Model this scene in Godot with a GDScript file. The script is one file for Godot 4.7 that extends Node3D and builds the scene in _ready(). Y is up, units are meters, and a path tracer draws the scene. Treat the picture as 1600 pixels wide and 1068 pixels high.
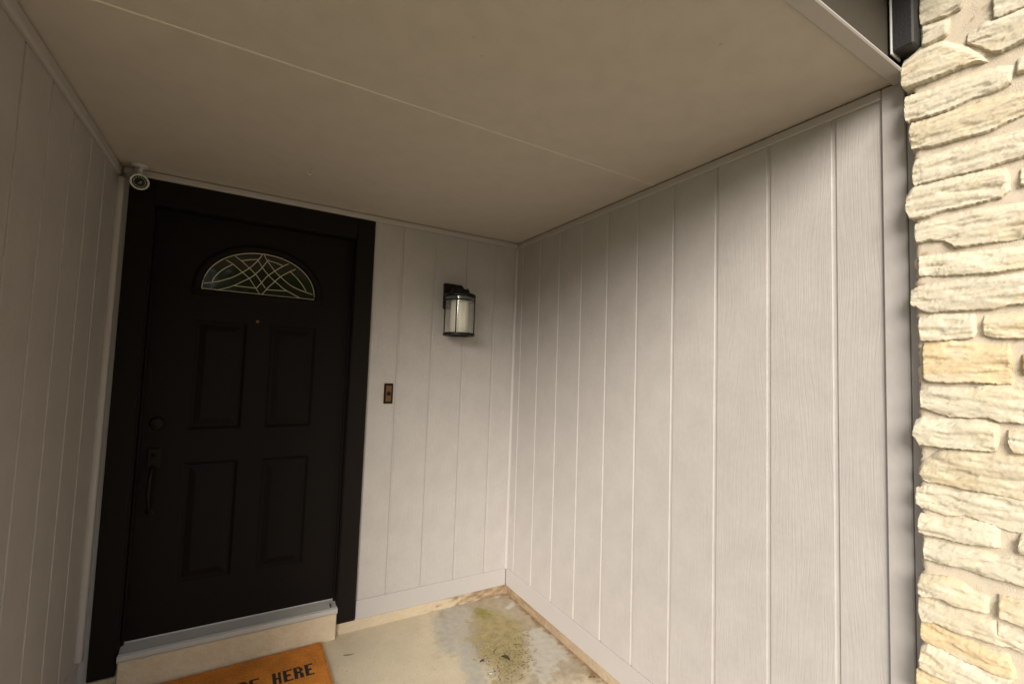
extends Node3D

# ---------------------------------------------------------------- numbers
const H := 2.25            # porch ceiling
const XL := -2.1           # left wall plane
const LW := 1.36          # front end of the left wall
const FY := -0.058         # porch floor
const DZ := -0.05          # front face of the door
const DX := -1.508         # centre line of the door
var M := {}
var used := {}
var rng := RandomNumberGenerator.new()
var nz := FastNoiseLite.new()

# ---------------------------------------------------------------- helpers
func numbered(n: String) -> String:
	if not used.has(n):
		used[n] = 0
		return n
	used[n] += 1
	return "%s_%03d" % [n, used[n]]

func tag(o: Node, label: String, category: String, group := "") -> Node:
	o.set_meta("label", label)
	o.set_meta("category", category)
	if group != "":
		o.set_meta("group", group)
	return o

func thing(called: String, label: String, category: String, at := Vector3.ZERO, group := "") -> Node3D:
	var o := Node3D.new()
	o.name = numbered(called)
	add_child(o)
	o.position = at
	tag(o, label, category, group)
	return o

func stt() -> SurfaceTool:
	var s := SurfaceTool.new()
	s.begin(Mesh.PRIMITIVE_TRIANGLES)
	return s

func obj(called: String, st, m: Material, parent: Node = self) -> MeshInstance3D:
	var o := MeshInstance3D.new()
	var me: ArrayMesh
	if st is SurfaceTool:
		me = st.commit()
	else:
		me = st
	o.mesh = me
	o.material_override = m
	o.name = numbered(called) if parent == self else called
	parent.add_child(o, true)
	return o

func struct(called: String, st, m: Material) -> MeshInstance3D:
	var o := obj(called, st, m)
	o.set_meta("kind", "structure")
	return o

func tri(st: SurfaceTool, a: Vector3, b: Vector3, c: Vector3, out: Vector3) -> void:
	var n := (a - c).cross(a - b)
	if n.dot(out) < 0.0:
		var t := b
		b = c
		c = t
		n = -n
	for p in [a, b, c]:
		var an := n.abs()
		if an.x >= an.y and an.x >= an.z:
			st.set_uv(Vector2(p.z, p.y))
		elif an.y >= an.z:
			st.set_uv(Vector2(p.x, p.z))
		else:
			st.set_uv(Vector2(p.x, p.y))
		st.add_vertex(p)

func quad(st: SurfaceTool, a: Vector3, b: Vector3, c: Vector3, d: Vector3, out: Vector3) -> void:
	tri(st, a, b, c, out)
	tri(st, a, c, d, out)

# box with chamfered edges
func bx(st: SurfaceTool, lo: Vector3, hi: Vector3, b := 0.002) -> void:
	var c := (lo + hi) * 0.5
	var h := (hi - lo) * 0.5
	b = minf(b, minf(h.x, minf(h.y, h.z)) * 0.6)
	st.set_smooth_group(-1)
	var e := [Vector3(1, 0, 0), Vector3(0, 1, 0), Vector3(0, 0, 1)]
	for ax in 3:
		var u: Vector3 = e[(ax + 1) % 3]
		var v: Vector3 = e[(ax + 2) % 3]
		var w: Vector3 = e[ax]
		var hu: float = h[(ax + 1) % 3] - b
		var hv: float = h[(ax + 2) % 3] - b
		for s in [-1.0, 1.0]:
			var o: Vector3 = c + w * float(h[ax]) * s
			quad(st, o - u * hu - v * hv, o + u * hu - v * hv, o + u * hu + v * hv, o - u * hu + v * hv, w * s)
		# edges along w
		for su in [-1.0, 1.0]:
			for sv in [-1.0, 1.0]:
				var hw: float = h[ax] - b
				var p1: Vector3 = c + u * su * float(h[(ax + 1) % 3]) + v * sv * hv
				var p2: Vector3 = c + u * su * hu + v * sv * float(h[(ax + 2) % 3])
				quad(st, p1 - w * hw, p1 + w * hw, p2 + w * hw, p2 - w * hw, u * su + v * sv)
	for sx in [-1.0, 1.0]:
		for sy in [-1.0, 1.0]:
			for sz in [-1.0, 1.0]:
				var s3 := Vector3(sx, sy, sz)
				var k: Vector3 = c + Vector3(h.x - b, h.y - b, h.z - b) * s3
				tri(st, k + Vector3(b * sx, 0, 0), k + Vector3(0, b * sy, 0), k + Vector3(0, 0, b * sz), s3)

func box(called: String, lo: Vector3, hi: Vector3, m: Material, parent: Node = self, b := 0.002) -> MeshInstance3D:
	var st := stt()
	bx(st, lo, hi, b)
	st.generate_normals()
	return obj(called, st, m, parent)

func tube(st: SurfaceTool, pts: Array, r0: float, r1: float, sides := 8, cap := true) -> void:
	st.set_smooth_group(1)
	var rings := []
	var n := pts.size()
	for i in n:
		var t: Vector3
		if i == 0:
			t = pts[1] - pts[0]
		elif i == n - 1:
			t = pts[n - 1] - pts[n - 2]
		else:
			t = pts[i + 1] - pts[i - 1]
		t = t.normalized()
		var u := t.cross(Vector3.UP)
		if u.length() < 0.2:
			u = t.cross(Vector3.RIGHT)
		u = u.normalized()
		var v := t.cross(u).normalized()
		var r := lerpf(r0, r1, float(i) / maxf(1.0, n - 1))
		var ring := []
		for k in sides:
			var a := TAU * k / sides
			ring.append(pts[i] + (u * cos(a) + v * sin(a)) * r)
		rings.append(ring)
	for i in n - 1:
		var c: Vector3 = (pts[i] + pts[i + 1]) * 0.5
		for k in sides:
			var k2 := (k + 1) % sides
			var m4: Vector3 = (rings[i][k] + rings[i][k2] + rings[i + 1][k] + rings[i + 1][k2]) * 0.25
			quad(st, rings[i][k], rings[i][k2], rings[i + 1][k2], rings[i + 1][k], m4 - c)
	if cap:
		st.set_smooth_group(-1)
		for e in [0, n - 1]:
			var dir: Vector3 = (pts[0] - pts[1]) if e == 0 else (pts[n - 1] - pts[n - 2])
			for k in sides:
				tri(st, pts[e], rings[e][k], rings[e][(k + 1) % sides], dir)

# profile: Array of Vector2(radius, height); smooth where sharp[i] is not set
func lathe(st: SurfaceTool, base: Vector3, axis: Vector3, prof: Array, sides := 32, smooth := false) -> void:
	st.set_smooth_group(1 if smooth else -1)
	axis = axis.normalized()
	var u := axis.cross(Vector3.RIGHT)
	if u.length() < 0.2:
		u = axis.cross(Vector3.FORWARD)
	u = u.normalized()
	var v := axis.cross(u)
	for i in prof.size() - 1:
		var p: Vector2 = prof[i]
		var q: Vector2 = prof[i + 1]
		var d := q - p
		var nn := Vector2(d.y, -d.x)
		for k in sides:
			var a0 := TAU * k / sides
			var a1 := TAU * (k + 1) / sides
			var e0 := u * cos(a0) + v * sin(a0)
			var e1 := u * cos(a1) + v * sin(a1)
			var out := (e0 + e1) * 0.5 * nn.x + axis * nn.y
			var A := base + e0 * p.x + axis * p.y
			var B := base + e1 * p.x + axis * p.y
			var C := base + e1 * q.x + axis * q.y
			var D := base + e0 * q.x + axis * q.y
			if p.x < 1e-5:
				tri(st, A, C, D, out)
			elif q.x < 1e-5:
				tri(st, A, B, C, out)
			else:
				quad(st, A, B, C, D, out)

func lin(r: float, g: float, b: float) -> Color:
	return Color(r, g, b).linear_to_srgb()

func mat(c: Color, rough := 0.6, metal := 0.0) -> StandardMaterial3D:
	var m := StandardMaterial3D.new()
	m.albedo_color = c
	m.roughness = rough
	m.metallic = metal
	return m

func noise_tex(freq: float, seed: int, normal := false, strength := 4.0, ramp = null, size := 512, oct := 5) -> NoiseTexture2D:
	var n := FastNoiseLite.new()
	n.seed = seed
	n.frequency = freq
	n.fractal_octaves = oct
	var t := NoiseTexture2D.new()
	t.width = size
	t.height = size
	t.seamless = true
	t.noise = n
	if normal:
		t.as_normal_map = true
		t.bump_strength = strength
	if ramp != null:
		var g := Gradient.new()
		g.offsets = PackedFloat32Array(ramp[0])
		g.colors = PackedColorArray(ramp[1])
		t.color_ramp = g
	return t

func tri_tex(m: StandardMaterial3D, scale: float, normal: Texture2D, nscale := 1.0) -> void:
	m.uv1_triplanar = true
	m.uv1_world_triplanar = true
	m.uv1_scale = Vector3(scale, scale, scale)
	if normal != null:
		m.normal_enabled = true
		m.normal_texture = normal
		m.normal_scale = nscale

# ---------------------------------------------------------------- textures computed here
func grain_textures() -> Array:
	var w := 512
	var h := 1024
	var hi := Image.create(w, h, false, Image.FORMAT_RGB8)
	var al := Image.create(w, h, false, Image.FORMAT_RGB8)
	var n := FastNoiseLite.new()
	n.seed = 11
	n.frequency = 1.0
	n.fractal_octaves = 3
	var n2 := FastNoiseLite.new()
	n2.seed = 12
	n2.frequency = 1.0
	n2.fractal_octaves = 2
	for y in h:
		var ym := y * 2.25 / h
		for x in w:
			var xm := x * 0.6 / w
			var warp := n2.get_noise_2d(xm * 5.0, ym * 1.1) * 0.035
			var g := n.get_noise_2d((xm + warp) * 150.0, ym * 2.6)
			var f := n2.get_noise_2d((xm + warp * 0.5) * 210.0 + 50.0, ym * 7.0)
			var v := clampf(0.5 + g * 0.55 + f * 0.25, 0.0, 1.0)
			v = smoothstep(0.1, 0.75, v)
			hi.set_pixel(x, y, Color(v, v, v))
			var m := n2.get_noise_2d(xm * 6.0 + 9.0, ym * 5.0) * 0.5 + n2.get_noise_2d(xm * 40.0, ym * 30.0) * 0.3
			var a := clampf(0.955 + m * 0.045, 0.0, 1.0)
			al.set_pixel(x, y, Color(a, a, a * 0.995))
	hi.bump_map_to_normal_map(1.1)
	hi.generate_mipmaps()
	al.generate_mipmaps()
	return [ImageTexture.create_from_image(hi), ImageTexture.create_from_image(al)]

func inside(p: Vector2, poly: PackedVector2Array) -> bool:
	return Geometry2D.is_point_in_polygon(p, poly)

# signed distance-like value: positive inside, in metres
func pdist(p: Vector2, poly: PackedVector2Array) -> float:
	var d := 1e9
	for i in poly.size():
		var q := Geometry2D.get_closest_point_to_segment(p, poly[i], poly[(i + 1) % poly.size()])
		d = minf(d, p.distance_to(q))
	return d if inside(p, poly) else -d

# the stained, peeling slab: 1.4 m square from the back right corner
func slab_texture() -> ImageTexture:
	var N := 900
	var img := Image.create(N, N, false, Image.FORMAT_RGB8)
	var n := FastNoiseLite.new()
	n.seed = 5
	n.frequency = 1.0
	n.fractal_octaves = 4
	var f := FastNoiseLite.new()
	f.seed = 8
	f.frequency = 1.0
	f.fractal_octaves = 2
	var olive := PackedVector2Array([Vector2(-0.290, 0.136), Vector2(-0.191, 0.150), Vector2(-0.093, 0.356), Vector2(-0.187, 0.538), Vector2(-0.244, 0.669), Vector2(-0.392, 0.765), Vector2(-0.485, 0.873), Vector2(-0.521, 0.835), Vector2(-0.441, 0.629), Vector2(-0.457, 0.535), Vector2(-0.437, 0.354)])
	var wl := PackedVector2Array([Vector2(-0.548, 0.127), Vector2(-0.424, 0.015), Vector2(-0.301, 0.058), Vector2(-0.290, 0.136), Vector2(-0.415, 0.305), Vector2(-0.458, 0.469), Vector2(-0.490, 0.662), Vector2(-0.565, 0.783), Vector2(-0.618, 0.745), Vector2(-0.544, 0.465), Vector2(-0.619, 0.400)])
	var wr := PackedVector2Array([Vector2(-0.138, 0.445), Vector2(-0.051, 0.442), Vector2(-0.001, 0.483), Vector2(-0.035, 0.725), Vector2(-0.160, 0.762), Vector2(-0.249, 0.839), Vector2(-0.313, 0.863), Vector2(-0.308, 0.808), Vector2(-0.226, 0.627)])
	var chips := [PackedVector2Array([Vector2(-0.117, 0.177), Vector2(-0.014, 0.123), Vector2(-0.041, 0.178), Vector2(-0.101, 0.203)]),
		PackedVector2Array([Vector2(-0.119, 0.036), Vector2(-0.033, 0.01), Vector2(-0.098, 0.056)])]
	var tan := Color(0.51, 0.436, 0.312)
	var bare := Color(0.275, 0.225, 0.157)
	var white := Color(0.425, 0.395, 0.33)
	var brown := Color(0.19, 0.113, 0.05)
	var moss := Color(0.185, 0.148, 0.05)
	var lime := Color(0.185, 0.165, 0.018)
	for j in N:
		var z := 1.4 * j / N
		for i in N:
			var x := -1.4 + 1.4 * i / N
			var p := Vector2(x, z)
			var a := n.get_noise_2d(x * 5.0, z * 5.0)
			var b := n.get_noise_2d(x * 18.0 + 40.0, z * 18.0)
			var c := f.get_noise_2d(x * 90.0, z * 90.0)
			var q := p + Vector2(b, f.get_noise_2d(z * 14.0 + 70.0, x * 14.0)) * 0.045
			var gr := f.get_noise_2d(x * 260.0, z * 260.0)
			var col := tan * (1.0 + 0.08 * a + 0.05 * b + 0.05 * c + 0.05 * gr)
			# bare, damp concrete around the corner
			var damp := smoothstep(0.62, 0.44, Vector2(x * 0.98, (z - 0.28) * 0.82).length() + a * 0.08 + b * 0.06)
			col = col.lerp(bare * (1.12 + 0.25 * b + 0.1 * c + 0.08 * gr), damp * 0.85)
			if x > -0.75 and z < 0.95:
				var dw := pdist(q, wl)
				col = col.lerp(white * (0.86 + 0.12 * b + 0.05 * c), 0.85 * smoothstep(-0.012, 0.02, dw + c * 0.012 + a * 0.02))
				var dr := pdist(q, wr)
				col = col.lerp(white * (0.98 + 0.14 * b), 0.9 * smoothstep(-0.01, 0.012, dr + c * 0.02 + b * 0.02))
				for ch in chips:
					col = col.lerp(white * 1.02, smoothstep(-0.004, 0.006, pdist(p + Vector2(c, b) * 0.006, ch)))
				var dol := pdist(q, olive)
				col = col.lerp(moss * (1.4 + 0.5 * b + 0.2 * c + 0.15 * gr), 0.72 * smoothstep(-0.05, 0.06, dol + b * 0.06 + c * 0.012))
				var dl := Vector2((x + 0.262) / 0.05, (z - 0.165) / 0.07).length() + b * 0.7 + c * 0.3
				col = col.lerp(lime, 0.8 * smoothstep(1.25, 0.3, dl))
				# dirt crumbs lying in the moss
				if dol > -0.02:
					var s := f.get_noise_2d(x * 60.0 + 9.0, z * 60.0)
					var wgt := smoothstep(0.28, 0.62, z) * (0.5 + 0.5 * a + 0.3)
					col = col.lerp(Color(0.085, 0.055, 0.025), clampf(smoothstep(0.30, 0.46, s) * wgt, 0.0, 0.85))
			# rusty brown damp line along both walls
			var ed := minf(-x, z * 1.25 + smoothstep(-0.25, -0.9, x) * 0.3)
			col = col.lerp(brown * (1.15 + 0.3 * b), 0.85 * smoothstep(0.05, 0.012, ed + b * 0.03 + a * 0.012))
			# scattered specks
			var sp := f.get_noise_2d(x * 75.0 + 300.0, z * 75.0)
			sp += 0.12 * a
			if sp > 0.68:
				col = col.lerp(Color(0.11, 0.075, 0.04), smoothstep(0.68, 0.76, sp) * 0.8)
			img.set_pixel(i, j, Color(clampf(col.r, 0, 1), clampf(col.g, 0, 1), clampf(col.b, 0, 1)).linear_to_srgb())
	img.generate_mipmaps()
	return ImageTexture.create_from_image(img)

func make_materials() -> void:
	var g := grain_textures()
	var s := mat(lin(0.420, 0.388, 0.365), 0.5)
	s.albedo_texture = g[1]
	s.normal_enabled = true
	s.normal_texture = g[0]
	s.normal_scale = 0.25
	M.siding = s
	var paint_n := noise_tex(0.02, 3, true, 3.0)
	var t := mat(lin(0.378, 0.349, 0.328), 0.5)
	tri_tex(t, 3.0, paint_n, 0.35)
	M.trim = t
	var c := mat(lin(0.475, 0.422, 0.368), 0.62)
	tri_tex(c, 2.6, noise_tex(0.09, 21, true, 5.0, null, 1024, 5), 0.22)
	c.albedo_texture = noise_tex(0.006, 22, false, 0, [[0.0, 0.5, 1.0], [Color(0.965, 0.962, 0.957), Color(0.985, 0.984, 0.98), Color(1, 1, 1)]])
	M.ceiling = c
	var k := mat(lin(0.0082, 0.0062, 0.005), 0.5)
	k.metallic_specular = 0.2
	tri_tex(k, 2.5, noise_tex(0.03, 31, true, 3.0), 0.25)
	M.door = k
	M.casing = k.duplicate()
	M.casing.albedo_color = lin(0.0095, 0.0072, 0.0057)
	var f := mat(lin(0.048, 0.039, 0.026), 0.8)
	tri_tex(f, 3.0, paint_n, 0.5)
	M.frieze = f
	var bl := mat(lin(0.016, 0.015, 0.015), 0.6)
	tri_tex(bl, 6.0, noise_tex(0.05, 41, true, 6.0), 0.3)
	bl.albedo_texture = noise_tex(0.09, 42, false, 0, [[0.0, 0.66, 0.74, 1.0], [Color(1, 1, 1), Color(1, 1, 1), Color(0.75, 0.75, 0.75), Color(0.6, 0.6, 0.6)]])
	M.black_board = bl
	M.white_edge = mat(lin(0.5, 0.485, 0.46), 0.5)
	var st := mat(Color(1, 1, 1), 0.88)
	st.vertex_color_use_as_albedo = true
	tri_tex(st, 7.0, noise_tex(0.03, 51, true, 6.0, null, 512, 6), 0.42)
	M.stone = st
	var mo := mat(Color(1, 1, 1), 0.95)
	mo.vertex_color_use_as_albedo = true
	tri_tex(mo, 9.0, noise_tex(0.06, 52, true, 6.0, null, 512, 4), 0.7)
	M.mortar = mo
	var al := mat(lin(0.42, 0.40, 0.37), 0.5, 0.1)
	tri_tex(al, 4.0, noise_tex(0.04, 61, true, 2.0), 0.3)
	M.alu = al
	var sl := mat(Color(1, 1, 1), 0.75)
	sl.albedo_texture = slab_texture()
	sl.normal_enabled = true
	sl.normal_texture = noise_tex(0.12, 71, true, 5.0, null, 1024, 4)
	sl.normal_scale = 0.12
	M.slab = sl
	var con := mat(lin(0.40, 0.345, 0.25), 0.8)
	tri_tex(con, 1.4, noise_tex(0.03, 72, true, 5.0), 0.5)
	con.albedo_texture = noise_tex(0.012, 73, false, 0, [[0.0, 0.35, 0.6, 1.0], [Color(0.74, 0.68, 0.6), Color(0.92, 0.9, 0.87), Color(0.98, 0.97, 0.96), Color(1, 1, 1)]])
	M.concrete = con
	M.path = con.duplicate()
	M.path.albedo_color = lin(0.50, 0.39, 0.24)
	var fo := mat(Color(1, 1, 1), 0.8)
	fo.vertex_color_use_as_albedo = true
	tri_tex(fo, 2.2, noise_tex(0.03, 74, true, 5.0), 0.5)
	M.foundation = fo
	var sp := mat(lin(0.54, 0.445, 0.315), 0.8)
	tri_tex(sp, 1.7, noise_tex(0.03, 74, true, 5.0), 0.5)
	sp.albedo_texture = noise_tex(0.012, 77, false, 0, [[0.0, 0.5, 1.0], [Color(0.94, 0.92, 0.89), Color(0.97, 0.96, 0.945), Color(1, 1, 1)]])
	M.step = sp
	M.bronze = mat(lin(0.008, 0.006, 0.005), 0.45, 0.1)
	M.bronze.metallic_specular = 0.35
	M.old_brass = mat(lin(0.15, 0.075, 0.024), 0.38, 0.6)
	M.dark_brass = mat(lin(0.010, 0.0075, 0.0045), 0.5, 0.3)
	M.dark_brass.metallic_specular = 0.3
	M.came = mat(lin(0.60, 0.55, 0.40), 0.35, 0.6)
	var gl := mat(Color(0.13, 0.13, 0.07, 0.6), 0.05)
	gl.transparency = BaseMaterial3D.TRANSPARENCY_ALPHA
	M.fan_glass = gl
	var cg := mat(Color(0.93, 0.94, 0.92, 0.10), 0.03)
	cg.transparency = BaseMaterial3D.TRANSPARENCY_ALPHA
	M.clear_glass = cg
	M.frost = mat(lin(0.74, 0.69, 0.56), 0.35)
	M.white_plastic = mat(lin(0.50, 0.48, 0.44), 0.35)
	M.caulk = mat(lin(0.56, 0.515, 0.445), 0.6)
	M.lens = mat(lin(0.012, 0.012, 0.014), 0.08)
	M.led = mat(lin(0.30, 0.27, 0.2), 0.2)
	M.screw = mat(lin(0.35, 0.34, 0.32), 0.35, 0.9)
	M.coir = mat(Color(1, 1, 1), 0.95)
	M.coir.vertex_color_use_as_albedo = true
	var gr := mat(lin(0.075, 0.085, 0.032), 0.95)
	tri_tex(gr, 0.8, noise_tex(0.05, 81, true, 8.0), 0.8)
	gr.albedo_texture = noise_tex(0.01, 82, false, 0, [[0.0, 0.5, 1.0], [Color(0.75, 0.7, 0.6), Color(0.9, 0.9, 0.85), Color(1, 1, 1)]])
	M.grass = gr
	M.leaf = mat(lin(0.05, 0.075, 0.02), 0.7)
	M.leaf.backlight_enabled = true
	M.leaf.backlight = lin(0.04, 0.06, 0.01)
	var ba := mat(lin(0.10, 0.075, 0.05), 0.9)
	tri_tex(ba, 2.0, noise_tex(0.05, 91, true, 8.0), 1.0)
	M.bark = ba
	M.dark_room = mat(lin(0.10, 0.085, 0.07), 0.9)
	M.shingle = mat(lin(0.09, 0.08, 0.07), 0.95)

# ---------------------------------------------------------------- siding
# one vertical board: starts at o, runs L along t, faces out; its joints are recessed grooves
func board(called: String, o: Vector3, t: Vector3, out: Vector3, L: float, y0: float, y1: float, parent: Node, ga := true, gb := true) -> void:
	var hw := 0.0070
	var dp := 0.0045
	var prof := []
	if ga:
		prof += [[0.0, -dp], [hw - 0.0016, -dp], [hw - 0.0004, -0.0010], [hw + 0.0008, 0.0]]
	else:
		prof += [[0.0, 0.0]]
	if gb:
		prof += [[L - hw - 0.0008, 0.0], [L - hw + 0.0004, -0.0010], [L - hw + 0.0016, -dp], [L, -dp]]
	else:
		prof += [[L, 0.0]]
	var st := stt()
	st.set_smooth_group(-1)
	var uo := rng.randf_range(0.0, 0.62)
	var vo := 0.0
	var up := Vector3.UP
	for i in prof.size() - 1:
		var a: Vector3 = o + t * float(prof[i][0]) + out * float(prof[i][1])
		var b: Vector3 = o + t * float(prof[i + 1][0]) + out * float(prof[i + 1][1])
		var ua: float = uo + float(prof[i][0]) / 0.6
		var ub: float = uo + float(prof[i + 1][0]) / 0.6
		var P := [a + up * y0, b + up * y0, b + up * y1, a + up * y1]
		var U := [Vector2(ua, 1.0 - y0 / 2.25 + vo), Vector2(ub, 1.0 - y0 / 2.25 + vo), Vector2(ub, 1.0 - y1 / 2.25 + vo), Vector2(ua, 1.0 - y1 / 2.25 + vo)]
		var idx := [0, 1, 2, 0, 2, 3]
		var n: Vector3 = (P[0] - P[2]).cross(P[0] - P[1])
		if n.dot(out) < 0.0:
			idx = [0, 2, 1, 0, 3, 2]
		for k in idx:
			st.set_uv(U[k])
			st.add_vertex(P[k])
	st.generate_normals()
	st.generate_tangents()
	obj(called, st, M.siding, parent)

# ---------------------------------------------------------------- stone
func span_at(poly: Array, z: float) -> Vector2:
	var lo := 1e9
	var hi := -1e9
	var n := poly.size()
	for i in n:
		var a: Vector2 = poly[i]
		var b: Vector2 = poly[(i + 1) % n]
		if (a.x <= z and b.x >= z) or (b.x <= z and a.x >= z):
			var y := a.y if absf(b.x - a.x) < 1e-6 else lerpf(a.y, b.y, (z - a.x) / (b.x - a.x))
			lo = minf(lo, y)
			hi = maxf(hi, y)
	return Vector2(lo, hi)

func stone(poly: Array, tone: int, cell: float, parent: Node, seed: int) -> void:
	var z0 := 1e9
	var z1 := -1e9
	var ya := 1e9
	var yb := -1e9
	for p in poly:
		z0 = minf(z0, p.x)
		z1 = maxf(z1, p.x)
		ya = minf(ya, p.y)
		yb = maxf(yb, p.y)
	var nu := maxi(6, int((z1 - z0) / cell))
	var nv := maxi(5, int((yb - ya) / cell))
	var base: Color = [Color(0.53, 0.468, 0.35), Color(0.52, 0.445, 0.312), Color(0.50, 0.39, 0.235), Color(0.35, 0.22, 0.10)][tone]
	var D := 0.0105 + 0.010 * absf(nz.get_noise_2d(seed * 13.7, 4.0))
	var br := 1.0 + 0.16 * nz.get_noise_2d(seed * 31.1, 77.0)
	var st := stt()
	st.set_smooth_group(1)
	var P := []
	var C := []
	# hand split faces: the lowest of a few tilted planes, with crisp ridges between
	var rg := RandomNumberGenerator.new()
	rg.seed = seed * 77 + 5
	var planes := []
	for k in 7:
		planes.append([rg.randf_range(z0, z1), rg.randf_range(ya, yb), rg.randf_range(-0.035, 0.035), rg.randf_range(-0.11, 0.11), rg.randf_range(0.001, 0.005)])
	for i in nu + 1:
		var u := float(i) / nu
		# denser columns at both ends
		var uu := u * 0.55 + 0.45 * (0.5 - 0.5 * cos(PI * u))
		var z := lerpf(z0 + 1e-5, z1 - 1e-5, uu)
		var s := span_at(poly, z)
		var je := 0.0032
		var row := []
		var crow := []
		for j in nv + 1:
			var v := float(j) / nv
			var y := lerpf(s.x + nz.get_noise_2d(z * 160.0, seed * 5.0) * je, s.y + nz.get_noise_2d(z * 150.0, seed * 5.0 + 60.0) * je, v)
			var hgt := s.y - s.x
			var eb := smoothstep(-0.001, 0.0035, v * hgt)
			var et := smoothstep(-0.004, 0.022, (1.0 - v) * hgt)
			var el := smoothstep(-0.001, 0.004, z - z0)
			var er := smoothstep(-0.002, 0.008, z1 - z)
			var face := 0.006
			for pq in planes:
				face = minf(face, float(pq[4]) + float(pq[2]) * (z - float(pq[0])) + float(pq[3]) * (y - float(pq[1])))
			var n1 := nz.get_noise_2d(z * 9.0 + seed * 3.0, y * 26.0)
			var n3 := nz.get_noise_2d(z * 90.0, y * 150.0 + seed)
			var q := nz.get_noise_2d(z * 7.0 + 30.0 + seed, y * 30.0 + seed * 2.0)
			var n4 := absf(nz.get_noise_2d(z * 38.0 + seed, y * 85.0 + 9.0))
			var led := face + n1 * 0.0026 + n3 * 0.0005 - 0.0012 * smoothstep(0.10, 0.0, n4)
			# flakes broken away along the bedding
			led -= 0.0028 * smoothstep(0.18, 0.205, q) + 0.0024 * smoothstep(0.33, 0.355, q)
			led += 0.0020 * smoothstep(-0.22, -0.24, q)
			var d := maxf(D + led, 0.003) * lerpf(0.12, 1.0, et) * minf(eb, minf(el, er))
			if j == 0 or j == nv or i == 0 or i == nu:
				d = -0.030
			row.append(Vector3(-0.0575 - d, y, z))
			var pn := nz.get_noise_2d(z * 14.0 + seed * 9.0, y * 22.0)
			var pg := nz.get_noise_2d(z * 5.0 + 200.0, y * 11.0 + seed)
			var col := base * br * (1.0 + 0.03 * n3 + 0.04 * pn)
			col = col.lerp(Color(0.50, 0.385, 0.215), (0.45 if tone > 0 else 0.25) * smoothstep(0.15, 0.5, pg))
			col = col.lerp(Color(0.55, 0.50, 0.40), 0.5 * smoothstep(0.2, 0.5, -pg))
			# small lichen and iron flecks
			var fl := nz.get_noise_2d(z * 130.0 + 17.0, y * 200.0 + 5.0)
			if fl > 0.60:
				col = col.lerp(Color(0.2, 0.15, 0.09), smoothstep(0.60, 0.72, fl) * 0.6)
			crow.append(col)
		P.append(row)
		C.append(crow)
	for i in nu:
		for j in nv:
			# seen from -x the front face runs clockwise
			for k in [[0, 0], [0, 1], [1, 1], [0, 0], [1, 1], [1, 0]]:
				st.set_color(C[i + k[0]][j + k[1]])
				st.add_vertex(P[i + k[0]][j + k[1]])
	st.index()
	st.generate_normals()
	obj("stone", st, M.stone, parent)

func mortar_sheet() -> SurfaceTool:
	var zs := []
	var z := 2.1485
	while z < 3.0:
		zs.append(z)
		z += 0.007 if z < 2.55 else 0.05
	var ys := []
	var y := FY
	while y < 2.62:
		ys.append(y)
		y += 0.008 if y > 0.55 else 0.03
	var P := []
	for i in zs.size():
		var row := []
		for yy in ys:
			var zz: float = zs[i]
			var d := nz.get_noise_2d(zz * 30.0, yy * 50.0) * 0.0018 + nz.get_noise_2d(zz * 140.0, yy * 140.0) * 0.0012
			d += nz.get_noise_2d(zz * 6.0, yy * 14.0) * 0.0015
			var zo := zz
			if i == 0:
				zo += nz.get_noise_2d(yy * 60.0, 3.0) * 0.010 + 0.004
				d -= 0.05
			elif i == 1:
				zo += nz.get_noise_2d(yy * 60.0, 3.0) * 0.010
				d -= 0.006
			row.append(Vector3(-0.0565 - d, yy, zo))
		P.append(row)
	var st := stt()
	st.set_smooth_group(1)
	for i in zs.size() - 1:
		for j in ys.size() - 1:
			for k in [[0, 0], [0, 1], [1, 1], [0, 0], [1, 1], [1, 0]]:
				var p: Vector3 = P[i + k[0]][j + k[1]]
				var n := nz.get_noise_2d(p.z * 20.0 + 5.0, p.y * 30.0)
				var r := nz.get_noise_2d(p.z * 26.0 + 90.0, p.y * 70.0)
				var c := Color(0.50, 0.428, 0.325) * (1.0 + 0.06 * n)
				c = c.lerp(Color(0.26, 0.13, 0.05), 0.8 * smoothstep(0.54, 0.66, r))
				st.set_color(c)
				st.add_vertex(p)
	st.index()
	st.generate_normals()
	return st

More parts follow.
